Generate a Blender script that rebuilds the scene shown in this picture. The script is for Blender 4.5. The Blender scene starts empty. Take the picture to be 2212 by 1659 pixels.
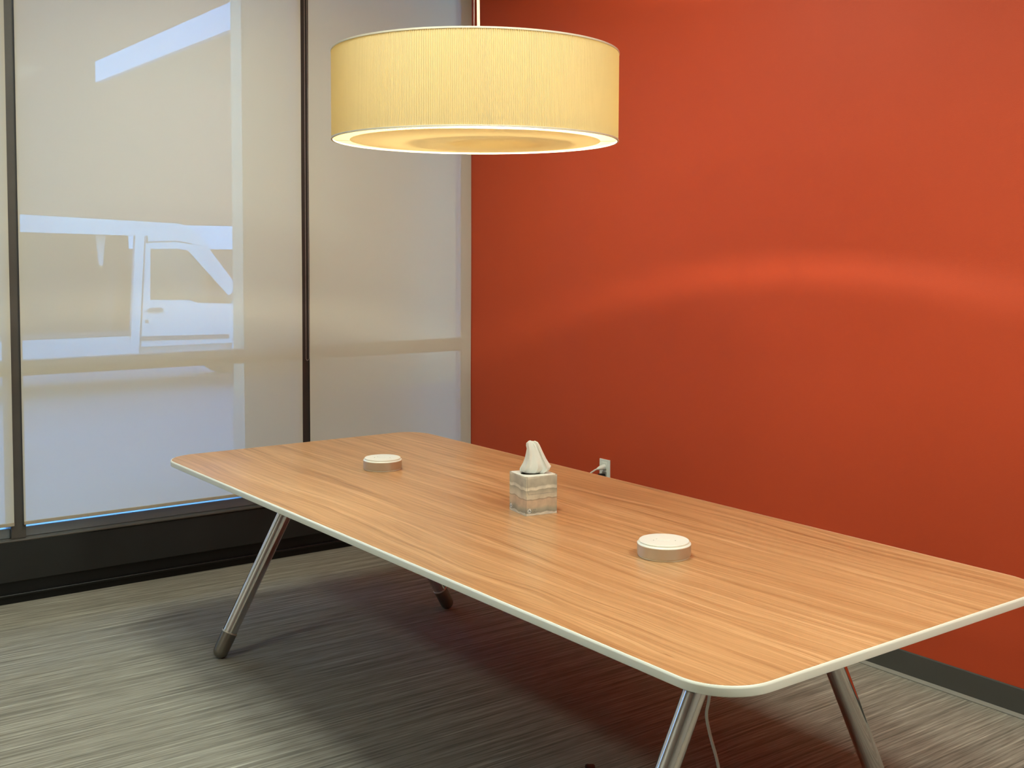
import bpy, bmesh, math, random
from mathutils import Vector, Matrix
random.seed(4)
S = bpy.context.scene
COL = S.collection

# ------------------------------------------------------------------ camera
cam_d = bpy.data.cameras.new('camera')
cam_d.sensor_width = 36.0
cam_d.lens = 36.0 * 2447.65 / 2212.0
cam_d.shift_y = -(829.5 - 683.39) / 2212.0
cam_d.clip_start = 0.05
cam_d.clip_end = 300
cam = bpy.data.objects.new('camera', cam_d)
COL.objects.link(cam)
cr, cu, cf = Vector((0.59538, 0.80343, 0.0042)), Vector((-0.04783, 0.03023, 0.9984)), Vector((-0.80202, 0.59463, -0.05642))
cam.matrix_world = Matrix(((cr.x, cu.x, -cf.x, 5.4273), (cr.y, cu.y, -cf.y, -3.7312), (cr.z, cu.z, -cf.z, 1.6093), (0, 0, 0, 1)))
S.camera = cam

# ------------------------------------------------------------------ sky, exposure
SKY_STRENGTH = 0.66
PANEL_STRENGTH = 14.5
BULB_WATTS = 77.0
world = bpy.data.worlds.new('sky')
S.world = world
world.use_nodes = True
wn = world.node_tree.nodes
sky = wn.new('ShaderNodeTexSky')
sky.sky_type = 'NISHITA'
sky.sun_disc = False
sky.ozone_density = 8.0
sky.dust_density = 0.3
sky.sun_elevation = math.radians(35)
sky.sun_rotation = math.radians(270)
wbg = wn['Background']
wbg.inputs['Strength'].default_value = SKY_STRENGTH
# camera white balance is set for the warm room lamps, so daylight reads blue
wb = wn.new('ShaderNodeMix')
wb.data_type = 'RGBA'
wb.blend_type = 'MULTIPLY'
wb.inputs[0].default_value = 1.0
wb.inputs[7].default_value = (0.48, 0.86, 1.18, 1)
world.node_tree.links.new(sky.outputs[0], wb.inputs[6])
world.node_tree.links.new(wb.outputs[2], wbg.inputs['Color'])

S.view_settings.view_transform = 'Standard'
S.view_settings.look = 'None'
S.view_settings.gamma = 1.0
S.view_settings.use_curve_mapping = False
S.view_settings.exposure = 1.5
S.cycles.use_denoising = True
S.cycles.use_light_tree = False
S.cycles.max_bounces = 7
S.cycles.diffuse_bounces = 3
S.cycles.transparent_max_bounces = 10
S.cycles.use_adaptive_sampling = True
S.cycles.adaptive_threshold = 0.045
S.cycles.caustics_reflective = False
S.cycles.caustics_refractive = False
S.cycles.sample_clamp_indirect = 6.0


# ------------------------------------------------------------------ helpers
def finish(name, bm, mat, parent=None, smooth=False, loc=None, rotz=0.0):
    me = bpy.data.meshes.new(name)
    bmesh.ops.recalc_face_normals(bm, faces=bm.faces[:])
    bm.to_mesh(me)
    bm.free()
    if smooth:
        for p in me.polygons:
            p.use_smooth = True
        try:
            me.set_sharp_from_angle(angle=math.radians(35))
        except Exception:
            pass
    o = bpy.data.objects.new(name, me)
    COL.objects.link(o)
    if mat:
        me.materials.append(mat)
    if parent:
        o.parent = parent
    if loc is not None:
        o.location = loc
    o.rotation_euler.z = rotz
    return o


def tag(o, label, cat, group=None, kind=None):
    o['label'] = label
    o['category'] = cat
    if group:
        o['group'] = group
    if kind:
        o['kind'] = kind
    return o


def thing(name, label, cat, loc=(0, 0, 0), rotz=0.0, group=None, kind=None):
    o = bpy.data.objects.new(name, None)
    o.empty_display_size = 0.05
    COL.objects.link(o)
    o.location = loc
    o.rotation_euler.z = rotz
    return tag(o, label, cat, group, kind)


def box(bm, x0, x1, y0, y1, z0, z1):
    vs = [bm.verts.new(c) for c in ((x0, y0, z0), (x1, y0, z0), (x1, y1, z0), (x0, y1, z0),
                                    (x0, y0, z1), (x1, y0, z1), (x1, y1, z1), (x0, y1, z1))]
    for f in ((0, 3, 2, 1), (4, 5, 6, 7), (0, 1, 5, 4), (1, 2, 6, 5), (2, 3, 7, 6), (3, 0, 4, 7)):
        bm.faces.new([vs[i] for i in f])
    return bm


def bbox(x0, x1, y0, y1, z0, z1, bev=0.0, seg=2):
    bm = bmesh.new()
    box(bm, x0, x1, y0, y1, z0, z1)
    if bev:
        bmesh.ops.bevel(bm, geom=bm.edges[:], offset=bev, segments=seg, profile=0.5, affect='EDGES')
    return bm


def lathe(bm, prof, n=48, center=(0, 0), close=False):
    rings = []
    for r, z in prof:
        if r < 1e-6:
            rings.append([bm.verts.new((center[0], center[1], z))])
        else:
            rings.append([bm.verts.new((center[0] + r * math.cos(2 * math.pi * k / n), center[1] + r * math.sin(2 * math.pi * k / n), z)) for k in range(n)])
    pairs = list(zip(rings[:-1], rings[1:]))
    if close:
        pairs.append((rings[-1], rings[0]))
    for a, b in pairs:
        for k in range(n):
            j = (k + 1) % n
            if len(a) == 1 and len(b) == 1:
                continue
            if len(a) == 1:
                bm.faces.new((a[0], b[k], b[j]))
            elif len(b) == 1:
                bm.faces.new((a[k], a[j], b[0]))
            else:
                bm.faces.new((a[k], a[j], b[j], b[k]))
    return bm


def catmull(pts, sub=8):
    pts = [Vector(p) for p in pts]
    out = []
    ext = [pts[0] * 2 - pts[1]] + pts + [pts[-1] * 2 - pts[-2]]
    for i in range(1, len(ext) - 2):
        p0, p1, p2, p3 = ext[i - 1:i + 3]
        for s in range(sub):
            t = s / sub
            out.append(0.5 * ((2 * p1) + (p2 - p0) * t + (2 * p0 - 5 * p1 + 4 * p2 - p3) * t * t + (3 * p1 - p0 - 3 * p2 + p3) * t ** 3))
    out.append(pts[-1])
    return out


def tube(bm, pts, r, n=12, caps=True):
    pts = [Vector(p) for p in pts]
    rad = r if isinstance(r, (list, tuple)) else [r] * len(pts)
    rings = []
    ref = None
    for i, p in enumerate(pts):
        t = (pts[min(i + 1, len(pts) - 1)] - pts[max(i - 1, 0)]).normalized()
        if ref is None:
            ref = Vector((0, 0, 1)) if abs(t.z) < 0.9 else Vector((1, 0, 0))
        a = (ref - t * ref.dot(t)).normalized()
        ref = a
        b = t.cross(a)
        rings.append([bm.verts.new(p + (a * math.cos(2 * math.pi * k / n) + b * math.sin(2 * math.pi * k / n)) * rad[i]) for k in range(n)])
    for a, b in zip(rings[:-1], rings[1:]):
        for k in range(n):
            j = (k + 1) % n
            bm.faces.new((a[k], a[j], b[j], b[k]))
    if caps:
        bm.faces.new(rings[0][::-1])
        bm.faces.new(rings[-1])
    return bm


def prism_x(bm, poly, x0, x1):
    """poly of (y, z), extruded along x"""
    a = [bm.verts.new((x0, y, z)) for y, z in poly]
    b = [bm.verts.new((x1, y, z)) for y, z in poly]
    n = len(poly)
    bm.faces.new(a[::-1])
    bm.faces.new(b)
    for k in range(n):
        j = (k + 1) % n
        bm.faces.new((a[k], a[j], b[j], b[k]))
    return bm


# ------------------------------------------------------------------ materials
def mat(name, col, rough=0.5, metal=0.0, spec=0.5, coat=0.0, bump=None, vary=None):
    """bump=(scale, strength, dist), vary=(scale, amount): procedural noise"""
    m = bpy.data.materials.new(name)
    m.use_nodes = True
    nt = m.node_tree
    b = nt.nodes['Principled BSDF']
    b.inputs['Base Color'].default_value = (*col, 1)
    b.inputs['Roughness'].default_value = rough
    b.inputs['Metallic'].default_value = metal
    b.inputs['Specular IOR Level'].default_value = spec
    b.inputs['Coat Weight'].default_value = coat
    tc = nt.nodes.new('ShaderNodeTexCoord')
    if vary:
        n = nt.nodes.new('ShaderNodeTexNoise')
        n.inputs['Scale'].default_value = vary[0]
        n.inputs['Detail'].default_value = 5
        nt.links.new(tc.outputs['Object'], n.inputs['Vector'])
        r = nt.nodes.new('ShaderNodeValToRGB')
        a = vary[1]
        r.color_ramp.elements[0].position = 0.3
        r.color_ramp.elements[1].position = 0.7
        r.color_ramp.elements[0].color = (*[c * (1 - a) for c in col], 1)
        r.color_ramp.elements[1].color = (*[min(1, c * (1 + a)) for c in col], 1)
        nt.links.new(n.outputs['Fac'], r.inputs['Fac'])
        nt.links.new(r.outputs['Color'], b.inputs['Base Color'])
    if bump:
        n = nt.nodes.new('ShaderNodeTexNoise')
        n.inputs['Scale'].default_value = bump[0]
        n.inputs['Detail'].default_value = 4
        nt.links.new(tc.outputs['Object'], n.inputs['Vector'])
        bp = nt.nodes.new('ShaderNodeBump')
        bp.inputs['Strength'].default_value = bump[1]
        bp.inputs['Distance'].default_value = bump[2]
        nt.links.new(n.outputs['Fac'], bp.inputs['Height'])
        nt.links.new(bp.outputs['Normal'], b.inputs['Normal'])
    return m


def ramp(nt, stops, interp='LINEAR'):
    r = nt.nodes.new('ShaderNodeValToRGB')
    r.color_ramp.interpolation = interp
    els = r.color_ramp.elements
    while len(els) < len(stops):
        els.new(0.5)
    for e, (p, c) in zip(els, stops):
        e.position = p
        e.color = (*c, 1)
    return r


def mapped(nt, scale, coord='Object'):
    tc = nt.nodes.new('ShaderNodeTexCoord')
    mp = nt.nodes.new('ShaderNodeMapping')
    mp.inputs['Scale'].default_value = scale
    nt.links.new(tc.outputs[coord], mp.inputs['Vector'])
    return mp


def mix_rgb(nt, mode, fac, a, b):
    n = nt.nodes.new('ShaderNodeMix')
    n.data_type = 'RGBA'
    n.blend_type = mode
    n.inputs[0].default_value = fac
    for s, v in ((6, a), (7, b)):
        if isinstance(v, tuple):
            n.inputs[s].default_value = (*v, 1)
        else:
            nt.links.new(v, n.inputs[s])
    return n.outputs[2]


def noise(nt, vec, scale=1.0, detail=4.0, rough=0.55, dist=0.0):
    n = nt.nodes.new('ShaderNodeTexNoise')
    n.inputs['Scale'].default_value = scale
    n.inputs['Detail'].default_value = detail
    n.inputs['Roughness'].default_value = rough
    n.inputs['Distortion'].default_value = dist
    nt.links.new(vec, n.inputs['Vector'])
    return n.outputs['Fac']


M = {}
M['red_paint'] = mat('red_paint', (0.58, 0.072, 0.022), 0.5, spec=0.3, bump=(260, 0.12, 0.002), vary=(1.3, 0.025))
M['white_paint'] = mat('white_paint', (0.44, 0.43, 0.40), 0.6, bump=(220, 0.1, 0.002))
M['ceiling_tile'] = mat('ceiling_tile', (0.78, 0.76, 0.71), 0.8, bump=(150, 0.2, 0.002))
M['bronze_frame'] = mat('bronze_frame', (0.035, 0.030, 0.026), 0.42, spec=0.5, vary=(6, 0.12))
M['grey_frame'] = mat('grey_frame', (0.085, 0.075, 0.064), 0.45, spec=0.5, vary=(6, 0.08))
M['rail_metal'] = mat('rail_metal', (0.34, 0.36, 0.37), 0.3, metal=0.6)
M['curb'] = mat('curb', (0.022, 0.022, 0.021), 0.42, spec=0.4, vary=(4, 0.15))
M['black_rubber'] = mat('black_rubber', (0.006, 0.006, 0.006), 0.4, spec=0.4, vary=(9, 0.2))
M['cove_base'] = mat('cove_base', (0.085, 0.08, 0.07), 0.45, spec=0.4, vary=(5, 0.06))
M['lit_cove_toe'] = mat('lit_cove_toe', (0.27, 0.25, 0.215), 0.5, spec=0.4, vary=(5, 0.06))  # paler than the base: light caught on the upturned toe, put into the colour
M['edge_white'] = mat('edge_white', (0.92, 0.91, 0.80), 0.38, spec=0.5, vary=(8, 0.015))
M['underside'] = mat('underside', (0.05, 0.045, 0.04), 0.6, vary=(6, 0.1))
M['chrome'] = mat('chrome', (0.78, 0.77, 0.75), 0.06, metal=1.0, vary=(5, 0.02))
M['foot_metal'] = mat('foot_metal', (0.26, 0.235, 0.20), 0.33, metal=0.85, vary=(12, 0.06))
M['collar'] = mat('collar', (0.72, 0.66, 0.58), 0.35, metal=0.3)
M['alu'] = mat('alu', (0.60, 0.555, 0.48), 0.36, metal=0.75, bump=(400, 0.04, 0.001))
M['white_plastic'] = mat('white_plastic', (0.90, 0.90, 0.82), 0.36, vary=(15, 0.015))
M['grey_detail'] = mat('grey_detail', (0.42, 0.41, 0.35), 0.5)
M['plate_white'] = mat('plate_white', (0.86, 0.88, 0.82), 0.35, vary=(15, 0.015))
M['slot_dark'] = mat('slot_dark', (0.02, 0.02, 0.018), 0.5)
M['socket_grey'] = mat('socket_grey', (0.36, 0.34, 0.29), 0.45, vary=(60, 0.5))
M['cord_white'] = mat('cord_white', (0.80, 0.76, 0.68), 0.45, vary=(20, 0.02))
M['black_plastic'] = mat('black_plastic', (0.004, 0.004, 0.004), 0.45, spec=0.3, vary=(20, 0.1))
M['print_blue'] = mat('print_blue', (0.16, 0.24, 0.28), 0.6)
M['print_grey'] = mat('print_grey', (0.20, 0.22, 0.22), 0.6)
M['print_white'] = mat('print_white', (0.85, 0.86, 0.82), 0.55)
M['card_top'] = mat('card_top', (0.86, 0.85, 0.76), 0.5, vary=(20, 0.02))
M['wire'] = mat('wire', (0.62, 0.60, 0.57), 0.3, metal=0.9)
M['rim_tape'] = mat('rim_tape', (0.80, 0.72, 0.58), 0.6, vary=(20, 0.03))
M['chain'] = mat('chain', (0.55, 0.50, 0.47), 0.3, metal=0.8)
M['hem'] = mat('hem', (0.42, 0.36, 0.27), 0.5, vary=(20, 0.04))
# outdoors
M['asphalt'] = mat('asphalt', (0.42, 0.34, 0.31), 0.9, vary=(0.7, 0.12), bump=(60, 0.3, 0.01))
M['van_white'] = mat('van_white', (0.82, 0.82, 0.82), 0.3, coat=0.4, vary=(2, 0.02))
M['van_trim'] = mat('van_trim', (0.16, 0.16, 0.17), 0.6, vary=(4, 0.1))
M['van_inside'] = mat('van_inside', (0.24, 0.19, 0.19), 0.8, vary=(3, 0.2))
M['van_floor'] = mat('van_floor', (0.5, 0.5, 0.5), 0.7, vary=(3, 0.1))
M['tyre'] = mat('tyre', (0.02, 0.02, 0.02), 0.8, bump=(90, 0.3, 0.005))
M['stucco'] = mat('stucco', (0.80, 0.40, 0.22), 0.85, vary=(3, 0.06), bump=(40, 0.3, 0.01))
M['far_stucco'] = mat('far_stucco', (0.27, 0.10, 0.07), 0.85, vary=(0.5, 0.06))
M['pier_stone'] = mat('pier_stone', (0.92, 0.58, 0.34), 0.85, vary=(3, 0.06), bump=(40, 0.3, 0.01))
M['concrete'] = mat('concrete', (0.55, 0.44, 0.36), 0.85, vary=(3, 0.08), bump=(50, 0.3, 0.01))
M['fascia_white'] = mat('fascia_white', (0.82, 0.82, 0.82), 0.6, vary=(2, 0.03))
M['soffit'] = mat('soffit', (0.80, 0.46, 0.27), 0.8, vary=(2, 0.05))


def glass_mat(name, tint, refl=0.08):
    m = bpy.data.materials.new(name)
    m.use_nodes = True
    nt = m.node_tree
    nt.nodes.clear()
    out = nt.nodes.new('ShaderNodeOutputMaterial')
    tr = nt.nodes.new('ShaderNodeBsdfTransparent')
    tr.inputs[0].default_value = (*tint, 1)
    gl = nt.nodes.new('ShaderNodeBsdfGlossy')
    gl.inputs['Roughness'].default_value = 0.03
    lw = nt.nodes.new('ShaderNodeFresnel')
    lw.inputs[0].default_value = 1.45
    mx = nt.nodes.new('ShaderNodeMixShader')
    nt.links.new(lw.outputs[0], mx.inputs[0])
    nt.links.new(tr.outputs[0], mx.inputs[1])
    nt.links.new(gl.outputs[0], mx.inputs[2])
    nt.links.new(mx.outputs[0], out.inputs[0])
    return m


M['glass'] = glass_mat('glass', (0.90, 0.94, 0.92))
M['van_glass'] = glass_mat('van_glass', (0.55, 0.60, 0.62))


def screen_fabric(name, col, openness, transl):
    """woven solar-screen cloth: open holes (transparent), front reflection and back-lit glow"""
    m = bpy.data.materials.new(name)
    m.use_nodes = True
    nt = m.node_tree
    nt.nodes.clear()
    out = nt.nodes.new('ShaderNodeOutputMaterial')
    df = nt.nodes.new('ShaderNodeBsdfDiffuse')
    tl = nt.nodes.new('ShaderNodeBsdfTranslucent')
    tr = nt.nodes.new('ShaderNodeBsdfTransparent')
    mp = mapped(nt, (1.0, 900.0, 900.0))
    c = noise(nt, mp.outputs[0], 1.0, 2.0)
    rp = ramp(nt, [(0.25, tuple(x * 0.95 for x in col)), (0.75, tuple(x * 1.05 for x in col))])
    nt.links.new(c, rp.inputs[0])
    nt.links.new(rp.outputs[0], df.inputs[0])
    nt.links.new(rp.outputs[0], tl.inputs[0])
    m1 = nt.nodes.new('ShaderNodeMixShader')
    m1.inputs[0].default_value = transl
    nt.links.new(df.outputs[0], m1.inputs[1])
    nt.links.new(tl.outputs[0], m1.inputs[2])
    m2 = nt.nodes.new('ShaderNodeMixShader')
    m2.inputs[0].default_value = openness
    nt.links.new(m1.outputs[0], m2.inputs[1])
    nt.links.new(tr.outputs[0], m2.inputs[2])
    nt.links.new(m2.outputs[0], out.inputs[0])
    return m


M['screen'] = screen_fabric('screen', (0.74, 0.73, 0.635), 0.15, 0.05)


def lamp_fabric(name, col, tcol, fac, rib=0):
    m = bpy.data.materials.new(name)
    m.use_nodes = True
    nt = m.node_tree
    nt.nodes.clear()
    out = nt.nodes.new('ShaderNodeOutputMaterial')
    df = nt.nodes.new('ShaderNodeBsdfDiffuse')
    df.inputs[0].default_value = (*col, 1)
    tl = nt.nodes.new('ShaderNodeBsdfTranslucent')
    mp = mapped(nt, (60.0, 60.0, 60.0))
    c = noise(nt, mp.outputs[0], 1.0, 3.0)
    rp = ramp(nt, [(0.3, tuple(x * 0.96 for x in tcol)), (0.7, tuple(min(1, x * 1.04) for x in tcol))])
    nt.links.new(c, rp.inputs[0])
    nt.links.new(rp.outputs[0], tl.inputs[0])
    mx = nt.nodes.new('ShaderNodeMixShader')
    mx.inputs[0].default_value = fac
    nt.links.new(df.outputs[0], mx.inputs[1])
    nt.links.new(tl.outputs[0], mx.inputs[2])
    nt.links.new(mx.outputs[0], out.inputs[0])
    return m


M['shade_cloth'] = lamp_fabric('shade_cloth', (0.72, 0.58, 0.34), (0.62, 0.45, 0.11), 0.085)
M['diffuser_cloth'] = lamp_fabric('diffuser_cloth', (0.78, 0.68, 0.50), (0.72, 0.56, 0.27), 0.20)
M['opal'] = lamp_fabric('opal', (0.85, 0.80, 0.72), (0.8, 0.74, 0.55), 0.52)
M['tissue'] = lamp_fabric('tissue', (0.95, 0.95, 0.90), (0.90, 0.88, 0.80), 0.22)


def emit_mat(name, col, strength):
    m = bpy.data.materials.new(name)
    m.use_nodes = True
    nt = m.node_tree
    b = nt.nodes['Principled BSDF']
    b.inputs['Base Color'].default_value = (0.8, 0.8, 0.8, 1)
    b.inputs['Emission Color'].default_value = (*col, 1)
    b.inputs['Emission Strength'].default_value = strength
    return m


M['fill_panel_light'] = emit_mat('fill_panel_light', (0.90, 0.99, 0.86), PANEL_STRENGTH)  # glow of the added, unseen ceiling panels
M['bulb_glow'] = emit_mat('bulb_glow', (1.0, 0.80, 0.50), 3.0)
M['bulb_glow'].cycles.emission_sampling = 'NONE'


def carpet_mat():
    m = mat('carpet', (0.2, 0.19, 0.16), 0.95, spec=0.1)
    nt = m.node_tree
    b = nt.nodes['Principled BSDF']
    v1 = mapped(nt, (110.0, 1.6, 1.0)).outputs[0]
    v2 = mapped(nt, (34.0, 0.9, 1.0)).outputs[0]
    v3 = mapped(nt, (260.0, 9.0, 1.0)).outputs[0]
    n1 = noise(nt, v1, 1.0, 4.0, 0.6)
    n2 = noise(nt, v2, 1.0, 3.0)
    n3 = noise(nt, v3, 1.0, 3.0)
    r1 = ramp(nt, [(0.32, (0.190, 0.174, 0.143)), (0.50, (0.308, 0.288, 0.238)), (0.62, (0.385, 0.362, 0.30)), (0.74, (0.60, 0.57, 0.48))])
    nt.links.new(n1, r1.inputs[0])
    r2 = ramp(nt, [(0.3, (0.80, 0.79, 0.78)), (0.7, (1.12, 1.12, 1.12))])
    nt.links.new(n2, r2.inputs[0])
    r3 = ramp(nt, [(0.3, (0.74, 0.74, 0.74)), (0.7, (1.22, 1.22, 1.22))])
    nt.links.new(n3, r3.inputs[0])
    c = mix_rgb(nt, 'MULTIPLY', 1.0, r1.outputs[0], r2.outputs[0])
    c = mix_rgb(nt, 'MULTIPLY', 1.0, c, r3.outputs[0])
    nt.links.new(c, b.inputs['Base Color'])
    bp = nt.nodes.new('ShaderNodeBump')
    bp.inputs['Strength'].default_value = 0.5
    bp.inputs['Distance'].default_value = 0.006
    nt.links.new(n1, bp.inputs['Height'])
    nt.links.new(bp.outputs[0], b.inputs['Normal'])
    return m


M['carpet'] = carpet_mat()


def wood_mat():
    m = mat('wood_veneer', (0.5, 0.22, 0.1), 0.30, spec=0.5)
    nt = m.node_tree
    b = nt.nodes['Principled BSDF']
    # long warped grain lines along the table (object x)
    wv = mapped(nt, (0.9, 3.2, 1.0)).outputs[0]
    warp = nt.nodes.new('ShaderNodeTexNoise')
    warp.inputs['Scale'].default_value = 1.6
    warp.inputs['Detail'].default_value = 2
    nt.links.new(wv, warp.inputs['Vector'])
    base = mapped(nt, (0.95, 52.0, 1.0)).outputs[0]
    add = nt.nodes.new('ShaderNodeVectorMath')
    add.operation = 'MULTIPLY_ADD'
    nt.links.new(warp.outputs['Color'], add.inputs[0])
    add.inputs[1].default_value = (0.0, 4.2, 0.0)
    nt.links.new(base, add.inputs[2])
    g1 = noise(nt, add.outputs[0], 1.0, 5.0, 0.62)
    base2 = mapped(nt, (2.6, 190.0, 1.0)).outputs[0]
    add2 = nt.nodes.new('ShaderNodeVectorMath')
    add2.operation = 'MULTIPLY_ADD'
    nt.links.new(warp.outputs['Color'], add2.inputs[0])
    add2.inputs[1].default_value = (0.0, 18.0, 0.0)
    nt.links.new(base2, add2.inputs[2])
    g2 = noise(nt, add2.outputs[0], 1.0, 3.0, 0.6)
    broad = noise(nt, mapped(nt, (0.55, 5.5, 1.0)).outputs[0], 1.0, 3.0)
    r1 = ramp(nt, [(0.28, (0.395, 0.190, 0.078)), (0.44, (0.555, 0.298, 0.133)), (0.56, (0.615, 0.345, 0.160)), (0.72, (0.735, 0.445, 0.228))])
    nt.links.new(g1, r1.inputs[0])
    r2 = ramp(nt, [(0.30, (0.80, 0.76, 0.72)), (0.55, (1.0, 1.0, 1.0)), (0.75, (1.10, 1.12, 1.15))])
    nt.links.new(g2, r2.inputs[0])
    r3 = ramp(nt, [(0.3, (0.93, 0.88, 0.84)), (0.7, (1.07, 1.09, 1.10))])
    nt.links.new(broad, r3.inputs[0])
    c = mix_rgb(nt, 'MULTIPLY', 1.0, r1.outputs[0], r2.outputs[0])
    c = mix_rgb(nt, 'MULTIPLY', 1.0, c, r3.outputs[0])
    # short dark flecks
    fl = noise(nt, mapped(nt, (9.0, 120.0, 1.0)).outputs[0], 1.0, 2.0)
    rf = ramp(nt, [(0.70, (1, 1, 1)), (0.78, (0.70, 0.62, 0.56))])
    nt.links.new(fl, rf.inputs[0])
    c = mix_rgb(nt, 'MULTIPLY', 0.8, c, rf.outputs[0])
    nt.links.new(c, b.inputs['Base Color'])
    bp = nt.nodes.new('ShaderNodeBump')
    bp.inputs['Strength'].default_value = 0.08
    bp.inputs['Distance'].default_value = 0.001
    nt.links.new(g2, bp.inputs['Height'])
    nt.links.new(bp.outputs[0], b.inputs['Normal'])
    return m


M['wood'] = wood_mat()


def carton_mat():
    """watercolour landscape bands printed round the tissue box (object z 0..0.131)"""
    m = mat('carton_print', (0.6, 0.57, 0.5), 0.45)
    nt = m.node_tree
    b = nt.nodes['Principled BSDF']
    tc = nt.nodes.new('ShaderNodeTexCoord')
    sep = nt.nodes.new('ShaderNodeSeparateXYZ')
    nt.links.new(tc.outputs['Object'], sep.inputs[0])
    n = noise(nt, mapped(nt, (16.0, 16.0, 5.0)).outputs[0], 1.0, 2.0)
    ma = nt.nodes.new('ShaderNodeMath')
    ma.operation = 'MULTIPLY_ADD'
    nt.links.new(n, ma.inputs[0])
    ma.inputs[1].default_value = 0.026
    nt.links.new(sep.outputs['Z'], ma.inputs[2])
    mb = nt.nodes.new('ShaderNodeMath')
    mb.operation = 'MULTIPLY_ADD'
    nt.links.new(ma.outputs[0], mb.inputs[0])
    mb.inputs[1].default_value = 1 / 0.131
    mb.inputs[2].default_value = -0.10
    r = ramp(nt, [(0.0, (0.70, 0.68, 0.58)), (0.055, (0.72, 0.70, 0.61)), (0.075, (0.33, 0.33, 0.27)), (0.16, (0.42, 0.40, 0.31)),
                  (0.24, (0.58, 0.47, 0.34)), (0.40, (0.62, 0.48, 0.35)), (0.43, (0.36, 0.29, 0.21)), (0.445, (0.66, 0.60, 0.47)),
                  (0.53, (0.62, 0.58, 0.46)), (0.645, (0.44, 0.42, 0.33)), (0.66, (0.40, 0.385, 0.30)), (0.675, (0.76, 0.74, 0.62)),
                  (0.73, (0.72, 0.71, 0.60)), (0.76, (0.47, 0.46, 0.37)), (0.95, (0.54, 0.53, 0.44)), (0.99, (0.70, 0.69, 0.59))])
    nt.links.new(mb.outputs[0], r.inputs[0])
    n2 = noise(nt, mapped(nt, (30.0, 30.0, 22.0)).outputs[0], 1.0, 2.0)
    r2 = ramp(nt, [(0.35, (0.86, 0.86, 0.87)), (0.65, (1.1, 1.1, 1.1))])
    nt.links.new(n2, r2.inputs[0])
    nt.links.new(mix_rgb(nt, 'MULTIPLY', 1.0, r.outputs[0], r2.outputs[0]), b.inputs['Base Color'])
    return m


M['carton'] = carton_mat()

# ------------------------------------------------------------------ room shell
RX, RY, RZ = 7.6, -6.2, 3.2
o = finish('floor', bbox(-0.15, RX, RY, 0.0, -0.12, 0.0), M['carpet'])
tag(o, 'taupe grey carpet with fine straight streaks across the room', 'floor', kind='structure')
o = finish('ceiling', bbox(-0.15, RX, RY, 0.0, RZ, RZ + 0.12), M['ceiling_tile'])
tag(o, 'off-white ceiling above the table and lamp', 'ceiling', kind='structure')
o = finish('wall_back', bbox(-0.15, RX + 0.12, 0.0, 0.12, -0.12, RZ + 0.12), M['red_paint'])
tag(o, 'brick red painted wall behind the long table', 'wall', kind='structure')
o = finish('wall_right', bbox(RX, RX + 0.12, RY, 0.0, -0.12, RZ + 0.12), M['white_paint'])
tag(o, 'plain off-white wall opposite the windows', 'wall', kind='structure')
o = finish('wall_front', bbox(-0.15, RX + 0.12, RY - 0.12, RY, -0.12, RZ + 0.12), M['white_paint'])
tag(o, 'plain off-white wall facing the red wall', 'wall', kind='structure')
bm = bbox(-0.30, 0.0, -6.2, -5.4, -0.12, RZ + 0.12)
o = finish('wall_left', bm, M['white_paint'])
tag(o, 'short off-white wall beside the last window bay', 'wall', kind='structure')

# cove base along the red wall
bm = bmesh.new()
prism_x(bm, [(0.0, 0.0), (-0.005, 0.0), (-0.005, 0.098), (-0.003, 0.1016), (0.0, 0.1016)], 0.03, RX)
o = finish('baseboard_back', bm, M['cove_base'])
tag(o, 'dark grey rubber cove base along the foot of the red wall', 'baseboard', kind='structure')
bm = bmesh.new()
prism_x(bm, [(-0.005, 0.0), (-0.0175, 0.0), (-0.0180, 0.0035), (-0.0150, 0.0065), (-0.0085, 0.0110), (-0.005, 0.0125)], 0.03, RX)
finish('lit_cove_toe', bm, M['lit_cove_toe'], o)

# low dark curb carrying the window wall
o = thing('trim_1', 'dark charcoal curb running under the windows', 'trim', kind='structure')
finish('curb_face', bbox(-0.14, 0.004, -5.4, 0.0, 0.102, 0.286, 0.004), M['curb'], o)
finish('curb_cap', bbox(-0.14, 0.010, -5.4, 0.0, 0.286, 0.296, 0.003), M['grey_frame'], o)
finish('toe_strip', bbox(-0.14, -0.012, -5.4, 0.0, 0.0, 0.102), M['black_rubber'], o)
finish('toe_bead', bbox(-0.012, 0.006, -5.4, 0.0, 0.034, 0.046, 0.004, 3), M['black_rubber'], o)

# window bays: (y_from, y_to)
MULL = [-1.057, -2.4945, -3.95]
bays = [(-1.057, 0.0), (-2.4945, -1.057), (-3.95, -2.4945), (-5.4, -3.95)]
bay_lab = ['window bay in the corner next to the red wall', 'window bay with a van seen through its shade',
           'window bay at the left edge of the picture', 'window bay nearest the off-white wall']
for i, (ya, yb) in enumerate(bays):
    w = thing('window_%d' % (i + 1), bay_lab[i], 'window', kind='structure')
    finish('bottom_rail', bbox(-0.13, -0.035, ya, yb, 0.296, 0.342, 0.003), M['rail_metal'], w)
    finish('top_rail', bbox(-0.13, -0.035, ya, yb, 3.10, RZ), M['bronze_frame'], w)
    finish('transom', bbox(-0.13, -0.05, ya, yb, 1.035, 1.105, 0.003), M['bronze_frame'], w)
    finish('glass_pane', bbox(-0.095, -0.087, ya, yb, 0.342, 1.035), M['glass'], w)
    finish('glass_pane', bbox(-0.095, -0.087, ya, yb, 1.105, 3.10), M['glass'], w)
    if i == 0:
        finish('jamb', bbox(-0.15, -0.03, -0.012, 0.0, 0.342, 3.10), M['fascia_white'], w)
    if i < 3:
        finish('mullion', bbox(-0.13, -0.012, MULL[i] - 0.032, MULL[i] + 0.032, 0.296, RZ, 0.003), M['bronze_frame'] if i == 0 else M['grey_frame'], w)

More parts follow.
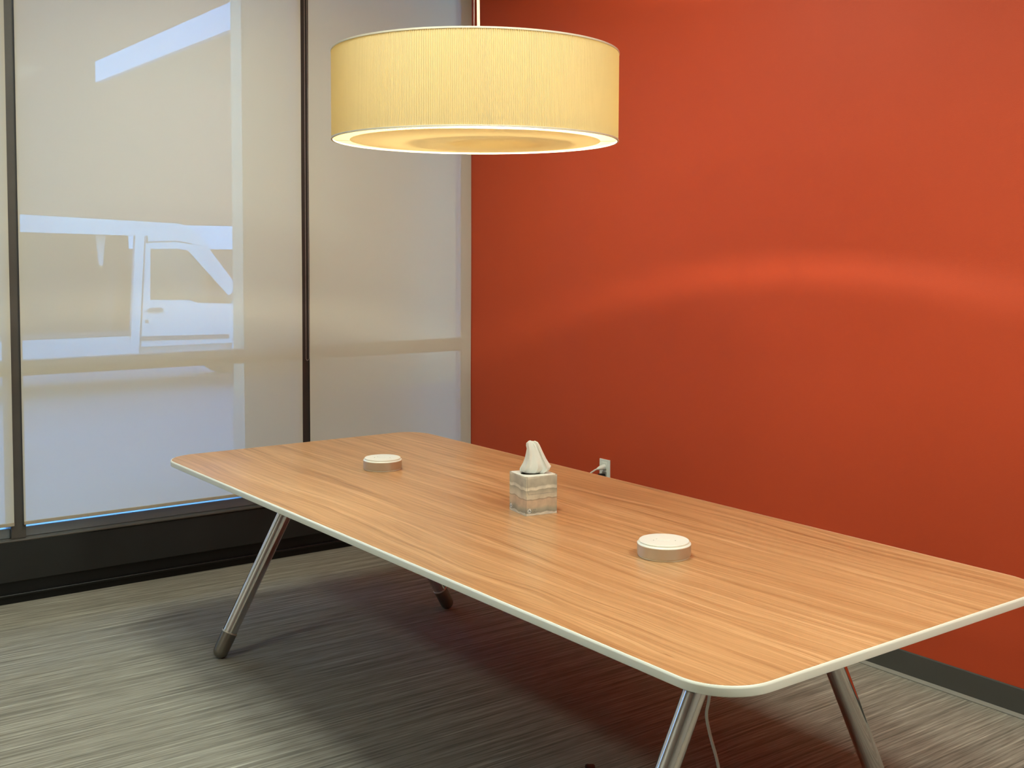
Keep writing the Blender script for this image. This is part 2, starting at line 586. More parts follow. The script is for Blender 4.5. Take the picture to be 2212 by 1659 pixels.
# ------------------------------------------------------------------ roller shades
shade_spans = [(-1.036, -0.004), (-2.474, -1.0785), (-3.93, -2.5155), (-5.38, -3.97)]
shade_lab = ['beige roller shade pulled down next to the red wall, bead chain on its left edge',
             'wide beige roller shade with a white van showing through',
             'beige roller shade cut off by the left edge of the picture',
             'beige roller shade in the bay beside the off-white wall']
for i, (ya, yb) in enumerate(shade_spans):
    if i == 3:
        pass
    w = thing('roller_shade', shade_lab[i], 'roller shade', (0, 0, 0), group='roller shades on the window wall')
    bm = bmesh.new()
    ny, nz = 12, 24                      # cloth hangs almost flat, with a slight curl near the edges
    grid = [[bm.verts.new((0.0012 * math.sin(5.0 * zz_ + i) * (2 * q / ny - 1) ** 2, ya + (yb - ya) * q / ny, zz_)) for q in range(ny + 1)]
            for zz_ in [0.37 + (3.14 - 0.37) * r_ / nz for r_ in range(nz + 1)]]
    for r_ in range(nz):
        for q in range(ny):
            bm.faces.new((grid[r_][q], grid[r_][q + 1], grid[r_ + 1][q + 1], grid[r_ + 1][q]))
    finish('fabric', bm, M['screen'], w, smooth=True)
    finish('hem_bar', bbox(-0.006, 0.003, ya, yb, 0.358, 0.374, 0.0015), M['hem'], w)
    bm = bmesh.new()
    tube(bm, [(0.0, ya, 3.16), (0.0, yb, 3.16)], 0.025, 20)
    finish('roller_tube', bm, M['hem'], w, smooth=True)
    if i == 0:
        # bead chain loop hanging in the gap at the mullion
        bm = bmesh.new()
        pts = []
        z = 1.045
        while z < 3.14:
            t = (z - 1.045) / 2.1
            pts.append((0.009, -1.0625 + 0.002 * t, z))
            pts.append((0.011, -1.0455 - 0.002 * t, z + 0.003))
            z += 0.0062
        for k in range(1, 4):
            a = math.pi * k / 4
            pts.append((0.010, -1.054 - 0.0085 * math.cos(a), 1.045 - 0.0085 * math.sin(a)))
        for c in pts:
            bmesh.ops.create_icosphere(bm, subdivisions=1, radius=0.0023, matrix=Matrix.Translation(c))
        ch = finish('bead_chain', bm, M['chain'], w, smooth=True)
        bm = bmesh.new()
        tube(bm, [(0.009, -1.0605, 3.14), (0.009, -1.0625, 1.045), (0.010, -1.054, 1.0365), (0.011, -1.0455, 1.045), (0.011, -1.0475, 3.14)], 0.0007, 5)
        finish('chain_string', bm, M['chain'], ch)

# ------------------------------------------------------------------ unseen light panels added on the ceiling to light room and shape shadows
for lx, ly, hx, hy, lab in [(5.2, -1.35, 0.52, 0.26, 'wide added light panel on the unseen ceiling near the red wall'),
                            (1.5, -1.70, 0.30, 0.20, 'small added light panel on the unseen ceiling near the windows'),
                            (3.2, -2.25, 0.30, 0.20, 'small added light panel on the unseen ceiling over the near end of the table'),
                            (2.4, -4.9, 0.38, 0.19, 'added light panel on the unseen ceiling farthest from the red wall')]:
    t = thing('fill_panel', lab, 'ceiling light', (lx, ly, RZ), group='added light panels on the unseen ceiling')
    bm = bmesh.new()
    for (a, b_, c, d) in ((-hx - 0.02, hx + 0.02, -hy - 0.02, -hy), (-hx - 0.02, hx + 0.02, hy, hy + 0.02), (-hx - 0.02, -hx, -hy, hy), (hx, hx + 0.02, -hy, hy)):
        box(bm, a, b_, c, d, -0.016, 0.0)
    finish('frame', bm, M['white_plastic'], t)
    finish('diffuser', bbox(-hx, hx, -hy, hy, -0.010, -0.001), M['fill_panel_light'], t)

# ------------------------------------------------------------------ conference table
XA, XD, YF, YB, H = 0.71, 3.921, -2.086, -0.815, 0.735
CXT, CYT = (XA + XD) / 2, (YF + YB) / 2
HX, HY = (XD - XA) / 2, (YB - YF) / 2
table = thing('conference_table', 'long walnut-veneer conference table with white edge and splayed chrome legs', 'table', (CXT, CYT, 0))


def rrect(hx, hy, r, n=14):
    pts = []
    for cx_, cy_, a0 in ((hx - r, hy - r, 0), (-hx + r, hy - r, 90), (-hx + r, -hy + r, 180), (hx - r, -hy + r, 270)):
        for k in range(n + 1):
            a = math.radians(a0 + 90 * k / n)
            pts.append((cx_ + r * math.cos(a), cy_ + r * math.sin(a)))
    return pts


def loft(bm, loops, cap0=True, cap1=True, closed=False):
    rings = [[bm.verts.new((x, y, z)) for x, y in pts] for pts, z in loops]
    prs = list(zip(rings[:-1], rings[1:]))
    if closed:
        prs.append((rings[-1], rings[0]))
    for a, b in prs:
        n = len(a)
        for k in range(n):
            j = (k + 1) % n
            bm.faces.new((a[k], a[j], b[j], b[k]))
    if not closed:
        if cap0:
            bm.faces.new(rings[0][::-1])
        if cap1:
            bm.faces.new(rings[-1])


CR = 0.135
bm = bmesh.new()
loft(bm, [(rrect(HX - 0.006, HY - 0.006, CR - 0.006), 0.712), (rrect(HX - 0.006, HY - 0.006, CR - 0.006), H)])
finish('tabletop', bm, M['wood'], table)
bm = bmesh.new()
ie = 0.006
loft(bm, [(rrect(HX - ie, HY - ie, CR - ie), H - 0.0005), (rrect(HX - 0.0035, HY - 0.0035, CR - 0.0035), H - 0.0005),
          (rrect(HX - 0.0008, HY - 0.0008, CR - 0.0008), H - 0.0032), (rrect(HX, HY, CR), H - 0.006),
          (rrect(HX - 0.0012, HY - 0.0012, CR), H - 0.022), (rrect(HX - 0.005, HY - 0.005, CR - 0.004), H - 0.0245),
          (rrect(HX - ie, HY - ie, CR - ie), H - 0.0245)], closed=True)
finish('edge_band', bm, M['edge_white'], table, smooth=True)
bm = bmesh.new()
loft(bm, [(rrect(HX - 0.006, HY - 0.006, CR - 0.006), H - 0.0245), (rrect(HX - 0.006, HY - 0.006, CR - 0.006), 0.712)])
finish('underside_panel', bm, M['underside'], table)

LEGX = [1.205 - CXT, 3.515 - CXT]
LEG_R = 0.0295
for lx in LEGX:
    # cross beam under the top that ties each pair of legs
    finish('cross_beam', bbox(lx - 0.03, lx + 0.03, -0.36, 0.30, 0.668, 0.7105, 0.004), M['underside'], table)
    for sgn in (-1, 1):
        foot_y = (-2.045 if sgn < 0 else -0.945) - CYT
        top_y = foot_y - sgn * 0.545 * 0.70
        p0 = Vector((lx, foot_y, 0.0))
        p1 = Vector((lx, top_y, 0.70))
        d = (p1 - p0).normalized()

        def at(z):
            return p0 + (p1 - p0) * (z / 0.70)
        bm = bmesh.new()
        tube(bm, [at(0.098), at(0.40), at(0.69)], LEG_R, 28)
        leg = finish('leg', bm, M['chrome'], table, smooth=True)
        bm = bmesh.new()
        tube(bm, [at(0.094), at(0.0985)], LEG_R + 0.0022, 28)
        finish('collar', bm, M['collar'], leg, smooth=True)
        bm = bmesh.new()
        zc, rc = [], []
        for q in range(7):
            sft = -0.0285 * math.cos(math.pi / 2 * q / 6)
            zc.append(0.0300 + sft * 0.878)
            rc.append(max(0.006, math.sqrt(max(0.0, 0.0300 ** 2 - sft ** 2))))
        tube(bm, [at(z) for z in zc + [0.094]], rc + [0.0308], 28)
        finish('foot_cap', bm, M['foot_metal'], leg, smooth=True)
# centre rails under the top
for yy in (-0.20, 0.18):
    finish('frame_rail', bbox(LEGX[0] - 0.02, LEGX[1] + 0.02, yy - 0.02, yy + 0.02, 0.672, 0.7105, 0.003), M['underside'], table)

# ------------------------------------------------------------------ table power pucks
puck_protos = None
for px, py, lab in ((1.478, -1.450, 'round white and aluminium table puck nearer the windows'),
                    (3.092, -1.449, 'round white and aluminium table puck nearer the camera, right of the tissue box')):
    t = thing('table_puck', lab, 'puck', (px, py, H), group='round table pucks')
    if puck_protos is None:
        parts = []
        bm = bmesh.new()
        lathe(bm, [(0.0, 0.0003), (0.0735, 0.0003), (0.0745, 0.002), (0.0745, 0.006), (0.0, 0.006)], 64)
        parts.append(finish('base_ring', bm, M['white_plastic'], t, smooth=True))
        bm = bmesh.new()
        lathe(bm, [(0.0, 0.006), (0.0768, 0.006), (0.0775, 0.0068), (0.0775, 0.0362), (0.0, 0.0362)], 64)
        parts.append(finish('metal_band', bm, M['alu'], t, smooth=True))
        bm = bmesh.new()
        lathe(bm, [(0.0, 0.0362), (0.0775, 0.0362), (0.0775, 0.038), (0.0745, 0.041), (0.0, 0.041)], 64)
        parts.append(finish('shoulder_ring', bm, M['white_plastic'], t, smooth=True))
        bm = bmesh.new()
        lathe(bm, [(0.0, 0.041), (0.0722, 0.041), (0.0724, 0.0452), (0.0712, 0.0466), (0.060, 0.0466), (0.0, 0.0470)], 64)
        cap = finish('top_cap', bm, M['white_plastic'], t, smooth=True)
        parts.append(cap)
        bm = bmesh.new()
        loft(bm, [(rrect(0.016, 0.006, 0.0055, 6), 0.0466), (rrect(0.016, 0.006, 0.0055, 6), 0.0478), (rrect(0.0135, 0.0042, 0.004, 6), 0.0478)])
        btn = finish('touch_button', bm, M['white_plastic'], t, smooth=True)
        btn.rotation_euler.z = 0.9
        parts.append(btn)
        for q, (ax, ay) in enumerate(((-0.018, -0.012), (0.028, 0.018), (-0.012, -0.030))):
            bm = bmesh.new()
            lathe(bm, [(0.0, 0.0466), (0.0016, 0.0466), (0.0016, 0.0474), (0.0, 0.0474)], 8, (ax, ay))
            parts.append(finish('status_dot', bm, M['grey_detail'], t))
        puck_protos = parts
    else:
        for pr in puck_protos:
            c = pr.copy()
            COL.objects.link(c)
            c.parent = t

# ------------------------------------------------------------------ tissue box
fc, fl, fr = Vector((2.475, -1.481)), Vector((2.3555, -1.462)), Vector((2.4935, -1.3635))
ctr = (fl + fr) / 2
rot = math.atan2((fr - fc).y, (fr - fc).x) - math.pi / 2      # local +y runs along the right-hand face
tb = thing('tissue_box', 'cube tissue box printed with watercolour bands on the table', 'tissue box', (ctr.x, ctr.y, H), rot)
B = 0.0595
BH = 0.131
bm = bmesh.new()
loft(bm, [(rrect(B, B, 0.0015, 2), 0.0005), (rrect(B, B, 0.0015, 2), BH)], cap1=False)
finish('carton', bm, M['carton'], tb)
# overlapping side flap: thin dark seam near the front edge of the right-hand face
bm = bmesh.new()
seam = [(-0.0560, 0.131), (-0.0545, 0.085), (-0.0530, 0.078), (-0.0500, 0.0715), (-0.0590, 0.066), (-0.0588, 0.001)]
for (ya, za), (yb_, zb) in zip(seam[:-1], seam[1:]):
    if (ya, za) == (-0.0500, 0.0715):
        continue
    vs = [bm.verts.new((B + 0.0002, ya, za)), bm.verts.new((B + 0.0002, ya + 0.0009, za)), bm.verts.new((B + 0.0002, yb_ + 0.0009, zb)), bm.verts.new((B + 0.0002, yb_, zb))]
    bm.faces.new(vs)
vs = [bm.verts.new((B + 0.0002, -0.0500, 0.0708)), bm.verts.new((B + 0.0002, 0.050, 0.0722)), bm.verts.new((B + 0.0002, 0.050, 0.0728)), bm.verts.new((B + 0.0002, -0.0500, 0.0716))]
bm.faces.new(vs)
finish('flap_seam', bm, M['print_grey'], tb)
# top panel with an oval opening
bm = bmesh.new()
N = 40
outer, inner = [], []
for k in range(N):
    a = 2 * math.pi * (k + 0.5) / N
    c, s = math.cos(a), math.sin(a)
    m_ = max(abs(c), abs(s))
    outer.append((B * c / m_, B * s / m_))
    inner.append((0.030 * c, 0.046 * s))
vo = [bm.verts.new((x, y, BH)) for x, y in outer]
vi = [bm.verts.new((x, y, BH)) for x, y in inner]
vd = [bm.verts.new((x, y, BH - 0.002)) for x, y in inner]
for k in range(N):
    j = (k + 1) % N
    bm.faces.new((vo[k], vo[j], vi[j], vi[k]))
    bm.faces.new((vi[k], vi[j], vd[j], vd[k]))
finish('top_panel', bm, M['card_top'], tb)


def text_mesh(name, body, size, material, parent, loc, rot_e):
    cu_ = bpy.data.curves.new('lettering', 'FONT')
    cu_.body = body
    cu_.size = size
    cu_.resolution_u = 2
    tmp = bpy.data.objects.new('lettering_tmp', cu_)
    COL.objects.link(tmp)
    dg = bpy.context.evaluated_depsgraph_get()
    me = bpy.data.meshes.new_from_object(tmp.evaluated_get(dg))
    bpy.data.objects.remove(tmp)
    ob = bpy.data.objects.new(name, me)
    me.materials.clear()
    me.materials.append(material)
    COL.objects.link(ob)
    ob.parent = parent
    ob.location = loc
    ob.rotation_euler = rot_e
    return ob


def logo(parent, org, ex, ez, s):
    """round badge with a leaf mark; org on the face, ex/ez face axes"""
    nrm = ex.cross(ez)

    def P(a, b, lift):
        return org + ex * a * s + ez * b * s + nrm * lift
    bm = bmesh.new()
    n = 28
    vs = [bm.verts.new(P(math.cos(2 * math.pi * k / n), math.sin(2 * math.pi * k / n), 0.0002)) for k in range(n)]
    bm.faces.new(vs)
    disc = finish('logo_badge', bm, M['print_white'], parent)
    bm = bmesh.new()
    for k in range(n):
        if 4 <= k <= 6:
            continue
        a0, a1 = 2 * math.pi * k / n, 2 * math.pi * (k + 1) / n
        bm.faces.new([bm.verts.new(P(r * math.cos(a), r * math.sin(a), 0.0004)) for r, a in ((0.84, a0), (1.0, a0), (1.0, a1), (0.84, a1))])

    def stroke(pts, w):
        for (x0, y0), (x1, y1) in zip(pts[:-1], pts[1:]):
            dx, dy = x1 - x0, y1 - y0
            l = math.hypot(dx, dy)
            ox, oy = -dy / l * w, dx / l * w
            bm.faces.new([bm.verts.new(P(x, y, 0.0004)) for x, y in ((x0 - ox, y0 - oy), (x1 - ox, y1 - oy), (x1 + ox, y1 + oy), (x0 + ox, y0 + oy))])
    stroke([(-0.50, -0.30), (-0.45, 0.15), (-0.15, 0.45), (0.10, 0.40), (0.0, 0.1), (-0.15, -0.3)], 0.08)
    stroke([(-0.15, -0.3), (0.10, 0.10), (0.28, 0.20), (0.32, -0.30)], 0.08)
    stroke([(0.32, -0.05), (0.55, 0.0), (0.55, -0.30), (-0.55, -0.32)], 0.08)
    finish('logo_mark', bm, M['print_blue'], disc)


# right-hand face (local x = +B, runs along +y); left-hand face (local y = -B, runs along +x)
logo(tb, Vector((B, -B + 0.0125, 0.0165)), Vector((0, 1, 0)), Vector((0, 0, 1)), 0.0085)
text_mesh('lettering', 'ultra', 0.0068, M['print_grey'], tb, (B + 0.0004, -B + 0.0250, 0.0180), (math.pi / 2, 0, math.pi / 2))
text_mesh('lettering', 'soft', 0.0068, M['print_grey'], tb, (B + 0.0004, -B + 0.0250, 0.0115), (math.pi / 2, 0, math.pi / 2))
logo(tb, Vector((-B + 0.0125, -B, 0.0165)), Vector((1, 0, 0)), Vector((0, 0, 1)), 0.0085)
text_mesh('lettering', 'ultra', 0.0068, M['print_grey'], tb, (-B + 0.0250, -B - 0.0004, 0.0180), (math.pi / 2, 0, 0))
text_mesh('lettering', 'soft', 0.0068, M['print_grey'], tb, (-B + 0.0250, -B - 0.0004, 0.0115), (math.pi / 2, 0, 0))

# tissue pulled up through the opening: folded sheet, standing as a peak
axr = Vector((0.66, 0.75, 0)).normalized()       # broad axis of the sheet
axd = Vector((-axr.y, axr.x, 0))
base = Vector((ctr.x, ctr.y, H + BH))
px_m = 1 / 660.0
prof_t = [  # height above the carton top, left, right edge (m, along axr), half depth
    (0.0008, -0.034, 0.036, 0.017), (0.004, -0.045, 0.046, 0.021), (0.012, -0.0465, 0.056, 0.023),
    (0.022, -0.0420, 0.0600, 0.024), (0.034, -0.0350, 0.0530, 0.023), (0.050, -0.0290, 0.0430, 0.021), (0.068, -0.0250, 0.0340, 0.018),
    (0.084, -0.0225, 0.0255, 0.016), (0.094, -0.0250, 0.0205, 0.014), (0.102, -0.0245, 0.0150, 0.011), (0.1065, -0.0180, 0.0040, 0.006)]


def tri(x):
    x = (x / (2 * math.pi)) % 1.0
    return 4 * abs(x - 0.5) - 1


bm = bmesh.new()
NR = 64
rings = []
for q, (hz, l, r, dp) in enumerate(prof_t):
    ring = []
    for k in range(NR):
        a = 2 * math.pi * k / NR
        ca, sa = math.cos(a), math.sin(a)
        mid, hw = (l + r) / 2, (r - l) / 2
        g = hz / 0.1
        fold = 1 + 0.34 * tri(4 * a + 0.9 + 1.3 * g) + 0.20 * tri(9 * a + 1.3 - 2.4 * g) + 0.08 * math.sin(17 * a + 5 * g)
        uu = mid + hw * (abs(ca) ** 0.75) * (1 if ca >= 0 else -1)
        dd = dp * sa * fold
        zz = hz
        if 1 <= q <= 3:
            zz += (0.0022 * math.sin(2 * a + 0.5) + 0.0015 * tri(5 * a)) * (0.6 if q == 1 else 1.0)
        if q >= 7:
            zz += 0.0035 * tri(3 * a + 0.6)
        ring.append(bm.verts.new(base + axr * uu + axd * dd + Vector((0, 0, zz))))
    rings.append(ring)
for a, b in zip(rings[:-1], rings[1:]):
    for k in range(NR):
        j = (k + 1) % NR
        bm.faces.new((a[k], a[j], b[j], b[k]))
bm.faces.new(rings[-1])
o = finish('tissue', bm, M['tissue'], smooth=True)
tag(o, 'white tissue standing in a peak out of the tissue box', 'tissue')

# ------------------------------------------------------------------ wall outlet, plugs, cords
ox, oz = 1.186, 0.5175
t = thing('wall_outlet', 'white duplex outlet plate on the red wall above the table edge', 'outlet', (ox, 0, oz))
bm = bbox(-0.039, 0.039, -0.006, 0.0, -0.0585, 0.0585, 0.002)
finish('cover_plate', bm, M['plate_white'], t)
for sz in (0.027, -0.022):
    finish('socket', bbox(-0.017, 0.017, -0.0078, -0.0055, sz - 0.018, sz + 0.018, 0.001), M['socket_grey'] if sz < 0 else M['plate_white'], t)
cord = thing('wall_power_lead', 'white power cord plugged into the wall outlet behind the table', 'cord', (ox, 0, oz))
bm = bmesh.new()
tube(bm, [(0.004, -0.008, 0.022), (0.003, -0.018, 0.021), (0.0, -0.036, 0.018), (-0.004, -0.050, 0.014)], [0.013, 0.0135, 0.0105, 0.006], 16)
finish('plug', bm, M['plate_white'], cord, smooth=True)
bm = bmesh.new()
tube(bm, catmull([(-0.004, -0.048, 0.0145), (-0.012, -0.066, 0.005), (-0.030, -0.082, -0.020), (-0.040, -0.09, -0.09), (-0.03, -0.10, -0.25), (0.05, -0.13, -0.42), (0.25, -0.22, -0.5115)], 8), 0.0042, 10)
finish('cable', bm, M['cord_white'], cord, smooth=True)
o = thing('plug_adapter', 'black plug in the lower socket of the wall outlet', 'plug', (ox, 0, oz))
finish('plug_body', bbox(-0.016, 0.012, -0.040, -0.008, -0.040, -0.012, 0.005, 3), M['black_plastic'], o, smooth=True)
bm = bmesh.new()
tube(bm, catmull([(-0.002, -0.038, -0.028), (-0.004, -0.058, -0.040), (-0.006, -0.064, -0.10), (-0.01, -0.05, -0.30), (-0.05, -0.05, -0.46), (-0.2, -0.08, -0.513)], 6), 0.0035, 8)
finish('cable', bm, M['black_plastic'], o, smooth=True)

bm = bmesh.new()
tube(bm, catmull([(3.30, -1.5, 0.705), (3.318, -1.5, 0.60), (3.330, -1.5, 0.47), (3.325, -1.5, 0.40), (3.3165, -1.5, 0.351), (3.332, -1.5, 0.298), (3.363, -1.5, 0.221),
                  (3.37, -1.50, 0.12), (3.33, -1.47, 0.03), (3.22, -1.43, 0.0045), (3.02, -1.44, 0.0045)], 8), 0.0045, 12)
o = finish('hanging_lead', bm, M['cord_white'], smooth=True)
tag(o, 'white cord hanging from under the table beside the nearest leg', 'cord')

t = thing('power_adapter', 'small black power adapter lying on the carpet under the table', 'adapter', (2.818, -1.487, 0.0), 0.93)
finish('housing', bbox(-0.016, 0.016, -0.024, 0.016, 0.0, 0.020, 0.0065, 4), M['black_plastic'], t, smooth=True)
bm = bmesh.new()
tube(bm, catmull([(0.0, -0.022, 0.009), (0.004, -0.05, 0.005), (0.02, -0.12, 0.004), (0.03, -0.20, 0.004)], 6), 0.003, 8)
finish('cable', bm, M['black_plastic'], t, smooth=True)

# ------------------------------------------------------------------ pendant lamp
LX, LY, LZ0, LZ1, LR = 2.262, -1.541, 1.980, 2.272, 0.480
lamp = thing('pendant_lamp', 'large drum pendant lamp with ribbed cream shade glowing over the table', 'lamp', (LX, LY, LZ0))
LH = LZ1 - LZ0
bm = bmesh.new()
NRIB = 540
ring0, ring1 = [], []
for k in range(NRIB * 4):
    a = 2 * math.pi * k / (NRIB * 4)
    r = LR - (0.0, 0.0008, 0.0030, 0.0008)[k % 4]
    ring0.append(bm.verts.new((r * math.cos(a), r * math.sin(a), 0.004)))
    ring1.append(bm.verts.new((r * math.cos(a), r * math.sin(a), LH - 0.004)))
for k in range(NRIB * 4):
    j = (k + 1) % (NRIB * 4)
    bm.faces.new((ring0[k], ring0[j], ring1[j], ring1[k]))
sh = finish('drum_shade', bm, M['shade_cloth'], lamp)
for nm, z0, z1 in (('rim', 0.0, 0.0055), ('rim', LH - 0.0055, LH)):
    bm = bmesh.new()
    lathe(bm, [(LR - 0.004, z0), (LR + 0.0012, z0), (LR + 0.0016, (z0 + z1) / 2), (LR + 0.0012, z1), (LR - 0.004, z1)], 128, close=True)
    finish('rim', bm, M['rim_tape'], sh, smooth=True)
bm = bmesh.new()
lathe(bm, [(0.0, 0.0015), (0.2, 0.0012), (0.420, 0.001)], 128)
dif = finish('diffuser', bm, M['diffuser_cloth'], lamp)
for k in range(4):
    a = math.radians(53 + 90 * k)
    bm = bmesh.new()
    tube(bm, [(0.415 * math.cos(a), 0.415 * math.sin(a), 0.0045), (0.478 * math.cos(a), 0.478 * math.sin(a), 0.0045)], 0.0012, 6)
    finish('bracket', bm, M['wire'], dif)
BULB_X, BULB_Y, BULB_Z = -0.05, 0.10, 0.141
bm = bmesh.new()
lathe(bm, [(0.0, 0.062), (0.08, 0.0618), (0.170, 0.0615)], 64, (BULB_X, BULB_Y))
finish('added_diffuser', bm, M['opal'], lamp)  # unseen opal disc, added to soften the bulb's hot spot below
for k in range(3):
    a = math.radians(90 + 120 * k)
    bm = bmesh.new()
    tube(bm, [(BULB_X + 0.168 * math.cos(a), BULB_Y + 0.168 * math.sin(a), 0.062), (BULB_X + 0.03 * math.cos(a), BULB_Y + 0.03 * math.sin(a), 0.27)], 0.0015, 6)
    finish('hanger', bm, M['wire'], lamp)
    bm = bmesh.new()
    tube(bm, [(0.02 * math.cos(a), 0.02 * math.sin(a), 0.275), (0.478 * math.cos(a), 0.478 * math.sin(a), 0.2865)], 0.002, 6)
    finish('spider_arm', bm, M['wire'], lamp)
bm = bmesh.new()
lathe(bm, [(0.0, 0.225), (0.018, 0.225), (0.021, 0.235), (0.021, 0.275), (0.03, 0.278), (0.03, 0.285), (0.0, 0.287)], 24, (BULB_X, BULB_Y))
finish('socket', bm, M['white_plastic'], lamp, smooth=True)
bm = bmesh.new()
lathe(bm, [(0.0, BULB_Z - 0.020), (0.010, BULB_Z - 0.018), (0.015, BULB_Z - 0.010), (0.017, BULB_Z), (0.015, BULB_Z + 0.012), (0.012, BULB_Z + 0.03), (0.012, 0.226), (0.0, 0.226)], 24, (BULB_X, BULB_Y))
finish('bulb', bm, M['bulb_glow'], lamp, smooth=True)
bm = bmesh.new()
tube(bm, catmull([(0.006, 0.009, 0.285), (0.0055, 0.0075, 0.40), (0.003, 0.004, 0.7), (0.0, 0.0, RZ - LZ0 - 0.03)], 6), 0.0050, 12)
finish('power_cable', bm, M['cord_white'], lamp, smooth=True)
bm = bmesh.new()
tube(bm, [(-0.004, -0.004, 0.285), (-0.004, -0.004, RZ - LZ0 - 0.03)], 0.0012, 8)
finish('suspension_wire', bm, M['wire'], lamp, smooth=True)
bm = bmesh.new()
lathe(bm, [(0.0, RZ - LZ0 - 0.03), (0.055, RZ - LZ0 - 0.03), (0.06, RZ - LZ0 - 0.022), (0.06, RZ - LZ0), (0.0, RZ - LZ0)], 32)
finish('ceiling_cup', bm, M['white_plastic'], lamp, smooth=True)
ld = bpy.data.lights.new('bulb_light', 'POINT')
ld.energy = BULB_WATTS
ld.color = (1.0, 0.92, 0.68)
ld.shadow_soft_size = 0.021
lo = bpy.data.objects.new('bulb_light', ld)
COL.objects.link(lo)
lo.parent = lamp
lo.location = (BULB_X, BULB_Y, BULB_Z)

# ------------------------------------------------------------------ outdoors
o = finish('pavement', bbox(-60, -0.31, -40, 40, -0.25, -0.02), M['asphalt'])
tag(o, 'pale grey pavement outside the windows', 'pavement', kind='structure')
pier = thing('stone_pier', 'tan pier standing just outside the corner window', 'pier', (-0.62, 0, -0.02))
finish('shaft', bbox(-0.15, 0.0, -1.138, 1.4, 0.80, 4.2), M['pier_stone'], pier)
finish('plinth', bbox(-0.16, 0.01, -1.141, 1.4, 0.0, 0.80), M['concrete'], pier)
can = thing('canopy', 'canopy outside with a white fascia above the parked van', 'canopy', (0, 0, 0))
finish('fascia', bbox(-4.8, -1.1, -0.70, -0.65, 3.08, 3.26), M['fascia_white'], can)
finish('soffit_board', bbox(-4.8, -1.1, -0.65, 3.0, 3.12, 3.26), M['soffit'], can)
finish('post', bbox(-4.6, -4.4, 2.6, 2.8, -0.02, 3.12), M['stucco'], can)
bld = thing('far_building', 'tan building across the lot behind the van', 'building', (-26, 0, -0.02))
finish('wall', bbox(-4, 0, -22, 30, 0, 10.0), M['far_stucco'], bld)
finish('fascia_band', bbox(0.0, 0.15, -22, 30, 1.68, 2.35), M['fascia_white'], bld)

# the van: side seen square on; (y, z) outlines, side plane at x = VX
VX = -7.5
van = thing('parked_van', 'white panel van parked outside with its side door slid open', 'van', (VX, 0, -0.02))


def panel(name, poly, m, parent=van, x0=-0.06, x1=0.0, bev=0.0):
    bm_ = bmesh.new()
    prism_x(bm_, poly, x0, x1)
    if bev:
        bmesh.ops.bevel(bm_, geom=bm_.edges[:], offset=bev, segments=2, affect='EDGES')
    return finish(name, bm_, m, parent)


panel('roof_rail', [(-2.0, 1.83), (-1.0, 1.83), (0.515, 1.80), (0.66, 1.80), (0.66, 1.70), (1.0, 1.71), (1.16, 1.69), (1.68, 1.13), (1.74, 1.20), (1.24, 1.85), (1.05, 1.945), (0.56, 1.965), (-0.9, 2.02), (-2.0, 2.03)], M['van_white'])
panel('pillar', [(0.435, 0.45), (0.53, 0.45), (0.62, 1.81), (0.515, 1.81)], M['van_white'], x1=0.012)
panel('rocker', [(-2.0, 0.42), (0.44, 0.42), (0.44, 0.66), (-2.0, 0.66)], M['van_white'])
panel('sill_trim', [(-2.0, 0.665), (0.44, 0.665), (0.44, 0.72), (-2.0, 0.72)], M['van_trim'], x1=0.006)
panel('rear_quarter', [(-2.0, 0.66), (-1.02, 0.66), (-1.02, 1.83), (-2.0, 1.83)], M['van_white'])
door = panel('cab_door', [(0.53, 0.53), (1.66, 0.53), (1.72, 1.13), (1.66, 1.00), (1.23, 1.02), (1.14, 1.055), (0.675, 1.065), (0.685, 1.655), (0.66, 1.70), (0.62, 1.74)], M['van_white'], x1=0.006)
panel('door_frame', [(0.66, 1.70), (0.685, 1.65), (1.0, 1.655), (1.13, 1.635), (1.62, 1.10), (1.68, 1.14), (1.16, 1.70), (1.0, 1.715)], M['van_white'], door, x1=0.004)
panel('door_glass', [(0.675, 1.06), (1.66, 1.0), (1.66, 1.10), (1.14, 1.64), (1.0, 1.655), (0.68, 1.655)], M['van_glass'], door, x0=-0.04, x1=-0.03)
panel('door_handle', [(0.64, 0.945), (0.665, 0.92), (0.76, 0.935), (0.80, 0.92), (0.815, 0.955), (0.79, 0.975), (0.67, 0.975)], M['van_trim'], door, x0=0.006, x1=0.04)
panel('door_lock', [(0.615, 0.80), (0.65, 0.80), (0.65, 0.835), (0.615, 0.835)], M['van_trim'], door, x0=0.006, x1=0.012)
panel('door_strip', [(0.56, 0.60), (1.62, 0.585), (1.62, 0.635), (0.56, 0.65)], M['van_trim'], door, x0=0.004, x1=0.016)
panel('door_gap', [(0.545, 0.50), (0.557, 0.50), (0.632, 1.80), (0.620, 1.80)], M['van_trim'], x0=0.006, x1=0.014)
panel('roof_seam', [(0.62, 1.722), (1.0, 1.735), (1.17, 1.708), (1.18, 1.718), (1.0, 1.747), (0.62, 1.734)], M['van_trim'], x0=-0.01, x1=0.004)
panel('front_fender', [(1.66, 0.42), (2.75, 0.42), (2.78, 0.75), (2.62, 1.0), (1.75, 1.16), (1.70, 0.95)], M['van_white'])
panel('windscreen', [(1.22, 1.86), (1.26, 1.86), (1.78, 1.18), (1.74, 1.18)], M['van_glass'], x0=-1.70, x1=-0.06)
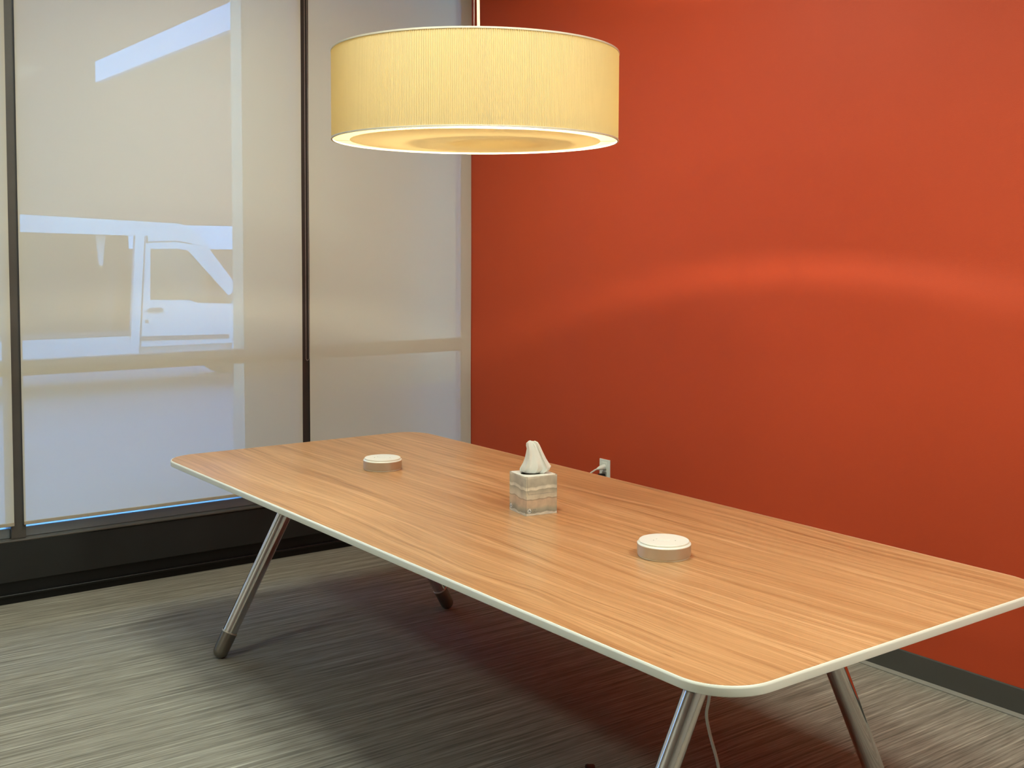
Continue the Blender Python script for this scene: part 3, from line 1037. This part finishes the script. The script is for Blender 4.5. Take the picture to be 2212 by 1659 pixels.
panel('bonnet', [(1.74, 1.18), (2.62, 1.0), (2.78, 0.75), (2.74, 0.42), (2.70, 0.42), (2.70, 0.74), (2.58, 0.95), (1.74, 1.12)], M['van_white'], x0=-1.70, x1=-0.06)
panel('roof', [(-2.0, 1.98), (-0.9, 1.97), (0.56, 1.915), (1.05, 1.895), (1.24, 1.80), (1.24, 1.85), (1.05, 1.945), (0.56, 1.965), (-0.9, 2.02), (-2.0, 2.03)], M['van_white'], x0=-1.70, x1=-0.06)
panel('load_floor', [(-2.0, 0.42), (1.74, 0.42), (1.74, 0.60), (-2.0, 0.60)], M['van_floor'], x0=-1.70, x1=-0.06)
panel('far_side', [(-2.0, 0.42), (2.7, 0.42), (2.7, 0.9), (1.7, 1.02), (1.02, 1.02), (0.98, 1.90), (-2.0, 1.98)], M['van_inside'], x0=-1.76, x1=-1.70)
panel('bulkhead', [(0.44, 0.60), (0.50, 0.60), (0.58, 1.5), (0.52, 1.5)], M['van_inside'], x0=-1.70, x1=-0.9)
panel('rear_door', [(-2.05, 0.42), (-2.0, 0.42), (-2.0, 2.03), (-2.03, 2.03)], M['van_white'], x0=-1.76, x1=0.0)
panel('belt', [(0.205, 1.46), (0.245, 1.46), (0.28, 1.80), (0.17, 1.81)], M['fascia_white'], x0=-0.35, x1=-0.32)
panel('seat', [(0.85, 0.60), (1.35, 0.60), (1.35, 0.95), (1.05, 0.98), (0.98, 1.42), (0.82, 1.42)], M['van_inside'], x0=-0.75, x1=-0.25)
panel('seat', [(0.85, 0.60), (1.35, 0.60), (1.35, 0.95), (1.05, 0.98), (0.98, 1.42), (0.82, 1.42)], M['van_inside'], x0=-1.55, x1=-1.05)
for wy in (-1.45, 2.2):
    for wx in (-0.10, -1.62):
        bm = bmesh.new()
        tube(bm, [(wx - 0.10, wy, 0.32), (wx - 0.09, wy, 0.32), (wx + 0.09, wy, 0.32), (wx + 0.10, wy, 0.32)], [0.29, 0.32, 0.32, 0.29], 28)
        wh = finish('wheel', bm, M['tyre'], van, smooth=True)
